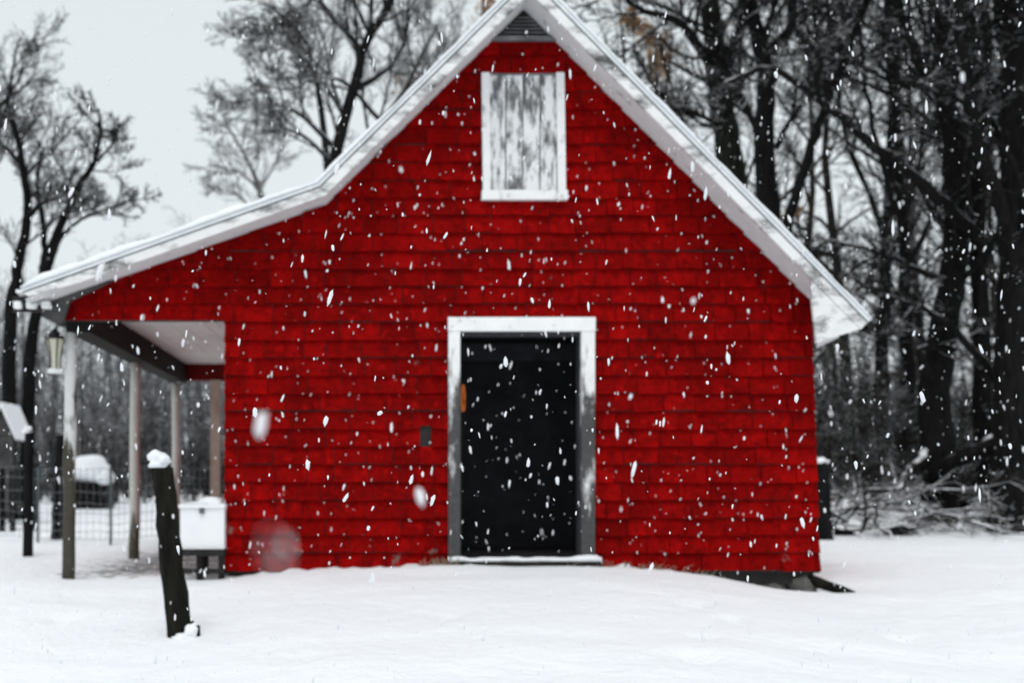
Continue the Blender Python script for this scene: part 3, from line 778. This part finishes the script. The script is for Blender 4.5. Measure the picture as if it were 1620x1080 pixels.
# --- behind the ridge, left side
Db = 21.0
shaped_tree('spreading_tree', 'spreading bare tree rising behind the left roof slope', [
    ([G(500, Db), P(505, 500, Db), P(520, 320, Db), P(535, 227, Db), P(558, 145, Db), P(580, 67, Db), P(618, 0, Db), P(660, -120, Db)], .17, .06, True, 4.8, .40),
    ([P(530, 235, Db), P(470, 178, Db-.4), P(430, 165, Db-.8), P(392, 160, Db-1.0)], .055, .015, False, 2.0, .15),
    ([P(600, 190, Db+.3), P(545, 130, Db-.1), P(500, 125, Db-.4), P(455, 142, Db-.8), P(400, 130, Db-1)], .05, .014, False, 2.0, .15),
    ([P(523, 300, Db), P(500, 120, Db+.6), P(480, 60, Db+.8), P(430, 10, Db+1.0)], .08, .02, False, 2.6, .25),
    ([P(560, 140, Db), P(610, 110, Db+.5), P(640, 60, Db+.8), P(650, -30, Db+1)], .09, .03, False, 2.6, .2),
    ([P(520, 320, Db), P(580, 220, Db+.6), P(640, 140, Db+.9), P(690, 40, Db+1.2)], .10, .03, False, 2.6, .3),
    ([P(575, 80, Db), P(520, 20, Db), P(470, -60, Db)], .07, .03, False, 2.6, .2),
    ([P(528, 260, Db), P(480, 215, Db-.5), P(440, 205, Db-.9), P(395, 215, Db-1.2)], .045, .012, False, 2.0, .15),
    ([P(545, 180, Db), P(490, 100, Db+.2), P(440, 70, Db+.3), P(395, 60, Db+.3)], .05, .012, False, 2.2, .15),
    ([P(590, 60, Db), P(540, -20, Db+.2), P(480, 10, Db+.3), P(430, 30, Db+.3)], .05, .012, False, 2.2, .15),
], 13, M['barkdry'], crown_mat=M['barkmid'])
Dc = 34.0
shaped_tree('young_tree', 'pale thin young tree showing above the porch roof kink', [
    ([G(425, Dc), P(424, 400, Dc), P(410, 300, Dc), P(392, 255, Dc), P(355, 190, Dc)], .16, .03, True, 2.8, .45),
    ([P(408, 295, Dc), P(370, 270, Dc), P(330, 262, Dc)], .05, .012, False, 1.7, .2),
    ([P(420, 370, Dc), P(380, 310, Dc), P(330, 300, Dc)], .05, .012, False, 1.7, .2),
    ([P(410, 300, Dc), P(440, 250, Dc), P(452, 200, Dc)], .05, .012, False, 1.7, .2),
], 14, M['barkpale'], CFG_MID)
# --- right: the wood
Da = 19.0
shaped_tree('straight_tree', 'thick lichen-streaked trunk rising behind the right roof slope', [
    ([G(1180, Da), P(1172, 500, Da), P(1160, 290, Da), P(1146, 200, Da), P(1138, 130, Da), P(1130, 60, Da), P(1112, -60, Da), P(1090, -220, Da)], .27, .14, True, 4.0, .5),
    ([P(1138, 125, Da), P(1080, 40, Da-.3), P(1020, 18, Da-.6), P(960, -20, Da-.8)], .10, .03, False, 2.4, .15),
    ([P(1140, 140, Da), P(1175, 30, Da+.3), P(1190, -60, Da+.5)], .11, .05, False, 2.4, .2),
    ([P(1148, 205, Da), P(1100, 180, Da-.3), P(1050, 160, Da-.5), P(1000, 76, Da-.8)], .05, .015, False, 2.0, .15),
    ([P(1158, 215, Da), P(1110, 195, Da-.4), P(1075, 172, Da-.6), P(1040, 165, Da-.8)], .04, .012, False, 1.6, .15),
], 15, M['barkgreen'], crown_mat=M['barkdry'])
De = 18.0
shaped_tree('forked_tree', 'dark trunk forking into two curved limbs beside the thick lichen-streaked one', [
    ([G(1222, De), P(1220, 500, De), P(1216, 330, De), P(1208, 230, De), P(1212, 130, De), P(1204, 80, De), P(1185, 0, De), P(1165, -150, De)], .21, .10, True, 3.6, .5),
    ([P(1214, 85, De), P(1235, 62, De-.1), P(1252, 42, De-.2), P(1256, 0, De-.2), P(1262, -60, De-.2)], .10, .05, False, 2.4, .3),
    ([P(1206, 225, De), P(1188, 185, De+.3), P(1170, 145, De+.5), P(1150, 105, De+.8)], .07, .03, False, 1.8, .3),
    ([P(1228, 235, De), P(1250, 190, De-.2), P(1280, 155, De-.3)], .05, .02, False, 1.6, .2),
], 16, M['bark'], crown_mat=M['barkdry'])
Df = 16.8
shaped_tree('leaning_tree', 'slender stem leaning right from the roof edge up across the wood', [
    ([G(1215, Df), P(1225, 520, Df), P(1248, 345, Df), P(1282, 240, Df), P(1306, 170, Df), P(1340, 80, Df), P(1372, 0, Df), P(1400, -90, Df)], .10, .04, True, 2.2, .5),
    ([P(1308, 165, Df), P(1304, 110, Df), P(1290, 45, Df), P(1286, -30, Df)], .055, .03, False, 1.7, .3),
], 17, M['bark'], crown_mat=M['barkdry'])
Dg = 16.5
shaped_tree('gnarled_tree', 'gnarled black tree with snow on its flared foot and a long drooping limb', [
    ([G(1492, Dg), P(1486, 740, Dg), P(1478, 640, Dg), P(1490, 540, Dg), P(1508, 420, Dg), P(1512, 300, Dg), P(1500, 160, Dg), P(1490, 20, Dg), P(1480, -150, Dg)], .29, .10, True, 3.8, .42),
    ([P(1560, 390, Dg), P(1500, 330, Dg-.4), P(1450, 282, Dg-.6), P(1360, 214, Dg-.8), P(1290, 152, Dg-1), P(1215, 108, Dg-1.1), P(1170, 122, Dg-1.2), P(1130, 138, Dg-1.3)], .105, .02, False, 2.0, .35),
    ([P(1485, 640, Dg), P(1455, 560, Dg-.3), P(1470, 545, Dg-.3), P(1430, 525, Dg-.5), P(1388, 530, Dg-.6)], .06, .03, False, 1.4, .4),
    ([P(1600, 640, Dg-.2), P(1545, 560, Dg-.5), P(1480, 500, Dg-.7), P(1440, 480, Dg-.8), P(1390, 468, Dg-.9)], .07, .02, False, 1.6, .3),
    ([P(1505, 450, Dg), P(1440, 420, Dg-.4), P(1380, 395, Dg-.5), P(1285, 376, Dg-.6)], .06, .015, False, 1.6, .3),
    ([P(1500, 160, Dg), P(1455, 90, Dg), P(1425, 20, Dg), P(1400, -60, Dg)], .11, .05, False, 2.4, .2),
    ([P(1510, 300, Dg), P(1560, 190, Dg+.3), P(1590, 90, Dg+.4), P(1600, -30, Dg+.5)], .12, .06, False, 2.6, .2),
    ([P(1490, 110, Dg), P(1440, 140, Dg-.3), P(1390, 100, Dg-.5), P(1340, 85, Dg-.6)], .06, .015, False, 1.8, .2),
    ([P(1478, 700, Dg), P(1440, 745, Dg-.4), P(1420, 775, Dg-.6)], .085, .04, False, 0, 0),
], 18, M['bark'], crown_mat=M['barkdry'], jit=.025)
for px, Dh, r, lean, lab, sd in ((1600, 15.6, .27, 8, 'massive black trunk at the right edge of the picture', 19), (1556, 17.6, .17, -30, 'black upright trunk standing behind the long drooping limb', 20),
                                 (1440, 20.5, .14, -40, 'dark trunk leaning left behind the gnarled tree', 21), (1640, 17.5, .22, -60, 'black trunk entering from beyond the right picture edge', 22),
                                 (1395, 24, .17, 30, 'slim dark trunk in the gap left of the gnarled tree', 23)):
    shaped_tree('upright_tree', lab, [
        ([G(px, Dh), P(px-2, 640, Dh), P(px+lean*.2, 450, Dh), P(px+lean*.45, 250, Dh), P(px+lean*.8, 60, Dh), P(px+lean*1.2, -180, Dh)], r, r*.45, True, 3.6, .3),
        ([P(px+lean*.3, 380, Dh), P(px-60, 200, Dh-.4), P(px-80, 60, Dh-.6), P(px-90, -60, Dh-.8)], r*.4, r*.15, False, 2.4, .2),
        ([P(px+lean*.2, 430, Dh), P(px+50, 300, Dh-.4), P(px+70, 150, Dh-.6), P(px+60, -40, Dh-.8)], r*.4, r*.15, False, 2.4, .2),
    ], sd, M['bark'], crown_mat=M['barkdry'], jit=.02)

# --- prototypes for the wood behind, placed as copies
def proto(seed, H, r, cfg, n_limb=None, stems=1, start=.25):
    rng = random.Random(seed); tr, cr = Branches(), Branches()
    for s in range(stems):
        a = rng.uniform(0, 6.28); lean = rng.uniform(.02, .10)*(1+.8*(stems > 1))
        ctrl = [Vector((math.cos(a)*lean*H*f+rng.gauss(0, .012*H)*(f > 0), math.sin(a)*lean*H*f+rng.gauss(0, .012*H)*(f > 0), H*f)) for f in (0, .2, .4, .6, .8, 1)]
        n = 16; pts = smooth_line(ctrl, n, rng, .01); rs = [r*(1-.85*i/(n-1)) for i in range(n)]; rs[0] *= 1.3
        tr.add(pts, rs, 7); sprout(rng, cr, pts, rs, H*.55, 0, cfg, start)
    return tr.mesh('trunk'), cr.mesh('crown')
CFG_W = [(16, .55, .85, .15, .05, 6, 4, .012), (7, .5, .8, .2, .04, 4, 3, .009), (6, .5, .8, .22, .02, 3, 3, .0075)]
CFG_S = [(9, .6, .7, .16, .06, 5, 3, .006), (6, .5, .8, .2, .03, 4, 3, .005), (5, .5, .8, .22, .0, 3, 3, .0045)]
WOOD = [proto(40+i, h, r, CFG_W, start=st) for i, (h, r, st) in enumerate(((13, .15, .22), (11, .12, .18), (14, .17, .3), (10, .10, .15), (12, .13, .25)))]
SHRUB = [proto(60+i, h, .02, CFG_S, stems=5, start=.1) for i, h in enumerate((1.9, 2.4, 1.5))]
def plant(name, meshes, loc, rz, sc, mat, label, cat, group):
    root = empty(name, loc, label=label, cat=cat, group=group); root.rotation_euler = (0, 0, rz); root.scale = (sc, sc, sc)
    for nm, me in zip(('trunk', 'crown'), meshes):
        o = bpy.data.objects.new(nm, me); COL.objects.link(o); o.parent = root
        if not me.materials: me.materials.append(None)
        o.material_slots[0].link = 'OBJECT'; o.material_slots[0].material = mat
    return root
rng = random.Random(77)
def row(n, pxr, Dr, hs, mat, name, label, group, protos, cat='tree', min_gap=0):
    for i in range(n):
        px = pxr[0]+(pxr[1]-pxr[0])*(i+rng.random())/n; D_ = Dr[0]+(Dr[1]-Dr[0])*rng.random()
        v = G(px, D_, .08); me = rng.choice(protos)
        plant(name, me, tuple(v), rng.uniform(0, 6.28), rng.uniform(*hs), mat, label, cat, group)
row(9, (930, 1640), (23, 30), (.85, 1.15), M['barkbrown'], 'bare_tree', 'bare tree among many in the wood behind and right of the barn', 'trees of the wood behind the barn', WOOD)
row(16, (900, 1680), (30, 42), (.75, 1.15), M['barkbrown'], 'bare_tree', 'bare tree among many in the wood behind and right of the barn', 'trees of the wood behind the barn', WOOD)
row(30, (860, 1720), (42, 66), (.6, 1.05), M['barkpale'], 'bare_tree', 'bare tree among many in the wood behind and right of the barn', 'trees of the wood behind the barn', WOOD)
row(24, (1250, 1660), (17.5, 21), (.75, 1.3), M['barkbrown'], 'bare_shrub', 'leafless shrub in the thicket at the foot of the right wood', 'shrubs of the right thicket', SHRUB, 'shrub')
row(28, (1250, 1700), (21, 30), (1.1, 1.9), M['barkbrown'], 'bare_shrub', 'leafless shrub in the thicket at the foot of the right wood', 'shrubs of the right thicket', SHRUB, 'shrub')
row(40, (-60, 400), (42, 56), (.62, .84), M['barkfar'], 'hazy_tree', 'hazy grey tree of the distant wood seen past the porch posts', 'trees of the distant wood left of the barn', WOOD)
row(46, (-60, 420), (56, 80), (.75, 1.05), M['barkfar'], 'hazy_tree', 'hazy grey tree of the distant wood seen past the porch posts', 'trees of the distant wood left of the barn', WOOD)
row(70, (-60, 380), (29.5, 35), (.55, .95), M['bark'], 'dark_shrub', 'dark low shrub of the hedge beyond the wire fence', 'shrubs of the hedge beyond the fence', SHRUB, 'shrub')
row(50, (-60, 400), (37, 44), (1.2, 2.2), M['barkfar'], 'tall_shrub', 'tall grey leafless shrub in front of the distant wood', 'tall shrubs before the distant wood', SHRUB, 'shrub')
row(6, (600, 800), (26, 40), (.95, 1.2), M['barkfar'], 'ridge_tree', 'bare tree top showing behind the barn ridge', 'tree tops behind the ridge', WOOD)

# beech with dry leaves behind the barn
def leafy(px, D_, H, seed, label, zlo):
    me = proto(seed, H, .11, CFG_FAR); v = G(px, D_, .1)
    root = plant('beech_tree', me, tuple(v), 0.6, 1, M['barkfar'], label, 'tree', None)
    rg = random.Random(seed); co = [x.co for x in me[1].vertices]; mb = MB()
    for i in range(2600):
        c = rg.choice(co)
        if c.z < zlo*H: continue
        c = c+Vector((rg.gauss(0, .06), rg.gauss(0, .06), rg.gauss(-.04, .05))); s = rg.uniform(.04, .075)
        a = Vector((rg.gauss(0, 1), rg.gauss(0, 1), rg.gauss(-.6, .6))).normalized(); b = a.cross(Vector((rg.gauss(0, 1), rg.gauss(0, 1), 1))).normalized()
        nrm = a.cross(b)*s*.25
        mb.add([c, c+a*s+b*s*.5+nrm, c+a*s*2, c+a*s-b*s*.5+nrm], [(0, 1, 2), (0, 2, 3)])
    o = obj('leaves', mb.me('leaves', False), M['leaf'], None); o.parent = root
leafy(1070, 21.5, 9.5, 81, 'beech holding tan leaves between the trunks behind the right roof slope', .5)
leafy(830, 24, 13.0, 82, 'beech holding tan leaves just right of the barn peak', .55)

# ------------------------------------------------------------------ right-hand foreground of the wood: brush, fallen log
rng = random.Random(31)
pile = empty('brush_pile', tuple(P(1420, 840, 16)), label='tangle of snowy cut branches heaped at the edge of the right wood', cat='brush pile')
sticks = []
for k in range(6):
    b_ = Branches(); L = 1.2
    pts = path(rng, Vector((0, 0, 0)), Vector((1, 0, .05)), L, 8, .10, 0); b_.add(pts, [.026*(1-.8*i/7) for i in range(8)], 6)
    sprout(rng, b_, pts, [.026*(1-.8*i/7) for i in range(8)], L, 0, [(5, .45, .7, .15, 0, 5, 4, .006), (3, .5, .8, .2, 0, 4, 3, .004)], .3)
    sticks.append(b_.mesh('branch'))
for k in range(170):
    px = rng.uniform(1308, 1610); D_ = rng.uniform(15.0, 17.4); v = P(px, 0, D_); z = gz(v.x, v.y)+rng.uniform(-.02, .2)
    o = obj('branch', sticks[k % 6], M['barkmid'] if k % 3 else M['barkbrown'], None); o.parent = pile
    o.location = Vector((v.x, v.y, z))-pile.location
    o.rotation_euler = (rng.uniform(0, 6), rng.uniform(-.4, .2), rng.uniform(0, 6.28)); s = rng.uniform(.5, 1.3); o.scale = (s, s, s)
mb = MB(); mb.tube([P(1660, 650, 15.4), P(1600, 690, 15.6), P(1540, 715, 15.9), P(1470, 748, 16.2)], [.17, .15, .13, .09], 10, jit=.06, rng=rng)
tag(mb.build('fallen_log', M['bark'], None, True), 'black fallen trunk slanting down towards the gnarled tree foot', 'log')
for k, (px, D_, s, lab) in enumerate(((1425, 15.2, .13, 'dark stone below the middle of the brush pile'), (1335, 15.0, .09, 'small dark stone beside the black post'), (1585, 15.2, .12, 'dark stone at the foot of the massive edge trunk'))):
    v = P(px, 0, D_); mb = MB(); mb.blob((v.x, v.y, gz(v.x, v.y)+s*.25), (s*1.5, s, s*.6), k+3.3, .7, 3)
    tag(mb.build('stone', M['blackpost'], None, True), lab, 'stone')

# ------------------------------------------------------------------ far left: shed and wood pile
Ds = 18.6; c = P(3, 0, Ds); gs = gz(c.x, c.y); k = Ds/FPX
shed = empty('garden_hutch', (c.x, c.y, gs), label='small dark hutch on posts with a snowy gable roof at the left edge', cat='hutch')
hw = 17*k; ze = P(0, 684, Ds).z; zp = P(0, 646, Ds).z
MB().prism([(c.x-hw, ze-.03), (c.x+hw, ze-.03), (c.x+hw, ze), (c.x, zp), (c.x-hw, ze)], c.y, c.y+.9).build('wall', M['shedwall'], shed)
for sg in (-1, 1):
    e = .07; ex, ez = c.x+sg*(hw+e), ze-e*(zp-ze)/hw
    q = [(c.x, zp), (ex, ez), (ex, ez+.03), (c.x, zp+.03)]; MB().prism(q if sg < 0 else q[::-1], c.y-.06, c.y+.96).build('roof', M['shedwall'], shed)
    q = [(c.x, zp+.031), (ex, ez+.031), (ex, ez+.07), (c.x, zp+.11)]; MB().prism(q if sg < 0 else q[::-1], c.y-.07, c.y+.97).build('roof_snow', M['snow'], shed)
for px_, py_ in ((-1, 0), (1, 0), (-1, .85), (1, .85)):
    xx = c.x+px_*(hw-.04); MB().box(xx-.03, xx+.03, c.y+py_+.005, c.y+py_+.065-.02, gs-.2, ze-.031).build('corner_post', M['return'], shed)
for i in range(5):
    xx = c.x-hw+.1+i*(2*hw-.2)/4; MB().box(xx-.012, xx+.012, c.y+.02, c.y+.04, gs+.32, ze-.031).build('slat', M['return'], shed)
MB().box(c.x-hw, c.x+hw, c.y, c.y+.88, gs+.26, gs+.315).build('floor_board', M['return'], shed)
MB().box(c.x-hw+.08, c.x+hw-.08, c.y+.5, c.y+.52, gs+.32, ze-.032).build('back_panel', M['shedwall'], shed)
Dw = 27.0; c0 = P(146, 0, Dw); g0 = gz(c0.x, c0.y)
wp = empty('woodpile', (c0.x, c0.y, g0), label='stacked log pile under a thick slab of snow beyond the fence', cat='woodpile')
rng = random.Random(8); lr = .075; zz = P(0, 765, Dw).z; n = 0
r_ = 0
while g0+lr+r_*lr*1.75 < zz:
    for i in range(7):
        x = c0.x-.5+i*lr*2.02+(r_ % 2)*lr; mb = MB(); q = lr*rng.uniform(.85, 1.02)
        mb.tube([(x, c0.y-.3+rng.uniform(-.05, .05), g0+lr+r_*lr*1.75), (x, c0.y+.4, g0+lr+r_*lr*1.75)], [q, q], 9); mb.build('log', M['darkbeam'], wp)
    r_ += 1
mb = MB(); mb.blob((c0.x-.05, c0.y, P(0, 742, Dw).z), (.48, .5, .36), 1.5, .22, 3); mb.blob((c0.x+.35, c0.y-.1, P(0, 755, Dw).z), (.26, .4, .18), 2.5, .3, 3); mb.build('snow_cap', M['snow'], wp, True)

# ------------------------------------------------------------------ falling snow
def falling_snow():
    rs = np.random.RandomState(4)
    shapes = []
    for sub in (1, 2):
        bm = bmesh.new(); bmesh.ops.create_icosphere(bm, subdivisions=sub, radius=1)
        shapes.append((np.array([v.co[:] for v in bm.verts]), np.array([[v.index for v in f.verts] for f in bm.faces]))); bm.free()
    pos = []; size = []; fixed = {}
    def fill(n, x0, x1, y0, y1, z0, z1):
        for x, y, z in zip(rs.uniform(x0, x1, n), rs.uniform(y0, y1, n), rs.uniform(z0, z1, n)):
            D_ = y+9; sz = min(.0095, .0027*math.exp(rs.normal(.2, .5)))*min(1, .25+D_/4.2)
            if y > -.45 and -2.8 < x < 4.2 and y < 6 and z < 5.2: continue
            if x*x+(z-.75)**2+D_*D_ < 1.7**2: continue
            if z < gz(x, y)+.03: continue
            pos.append((x, y, z)); size.append(sz)
    fill(20000, -6, 8, -8.4, -.4, -.9, 5.6)
    fill(5200, -14, 16, -.4, 14, -.3, 11); fill(5000, -32, 34, 14, 42, 0, 16)
    for (px, py, D_, s) in ((413, 672, 1.05, .0066), (665, 785, 1.3, .0060),  (436, 868, .34, .0012), (446, 884, .42, .0014), (430, 852, .36, .0010), (452, 860, .50, .0016), (438, 896, .46, .0014), (424, 878, .40, .0011), (1152, 568, 2.6, .010), (800, 572, 2.7, .009), (836, 732, 2.8, .0095), (882, 760, 2.5, .0075),
                            (546, 788, 2.9, .010), (651, 758, 2.9, .010), (1270, 825, 2.8, .010), (515, 665, 3.0, .010), (487, 735, 3.0, .009)):
        pos.append(tuple(P(px, py, D_))); size.append(s*(.8 if D_ > 2 else 1)); fixed[len(pos)-1] = 1.0 if D_ < .5 else 1.9
    V = []; F = []; off = 0
    for i, (p, s) in enumerate(zip(pos, size)):
        base, fc = shapes[1 if p[1] < -6.9 else 0]
        q = base*(1+rs.uniform(-.28, .28, (len(base), 1)))*s
        st = fixed.get(i, rs.uniform(1.2, 3.6)); q[:, 2] *= st; q[:, 0] *= rs.uniform(.6, 1.0); q[:, 1] *= .7
        a = rs.normal(.05, .22); c_, s_ = math.cos(a), math.sin(a)
        x = q[:, 0]*c_+q[:, 2]*s_; z = -q[:, 0]*s_+q[:, 2]*c_; q[:, 0] = x; q[:, 2] = z
        V.append(q+np.array(p)); F.append(fc+off); off += len(base)
    V = np.concatenate(V); F = np.concatenate(F)
    m = bpy.data.meshes.new('falling_snow'); m.vertices.add(len(V)); m.vertices.foreach_set('co', V.ravel())
    m.loops.add(F.size); m.loops.foreach_set('vertex_index', F.ravel().astype(np.int32)); m.polygons.add(len(F))
    m.polygons.foreach_set('loop_start', np.arange(len(F), dtype=np.int32)*3); m.polygons.foreach_set('use_smooth', np.ones(len(F), dtype=bool))
    m.update(calc_edges=True)
    tag(obj('falling_snow', m, M['flake']), 'snowflakes falling through the air', None, None, 'stuff')
falling_snow()

# ------------------------------------------------------------------ snow-laden air
HAZE = 0.0
if HAZE:
    hm = bpy.data.materials.new('snowy_air'); hm.use_nodes = True; t = hm.node_tree; t.nodes.remove(t.nodes['Principled BSDF'])
    pv = t.nodes.new('ShaderNodeVolumePrincipled'); pv.inputs['Color'].default_value = (.93, .95, .97, 1); pv.inputs['Density'].default_value = HAZE
    t.links.new(pv.outputs[0], t.nodes['Material Output'].inputs['Volume'])
    o = MB().box(-230, 230, -60, 260, -5.5, 24).build('haze', hm); tag(o, 'air full of falling snow', None, None, 'stuff')
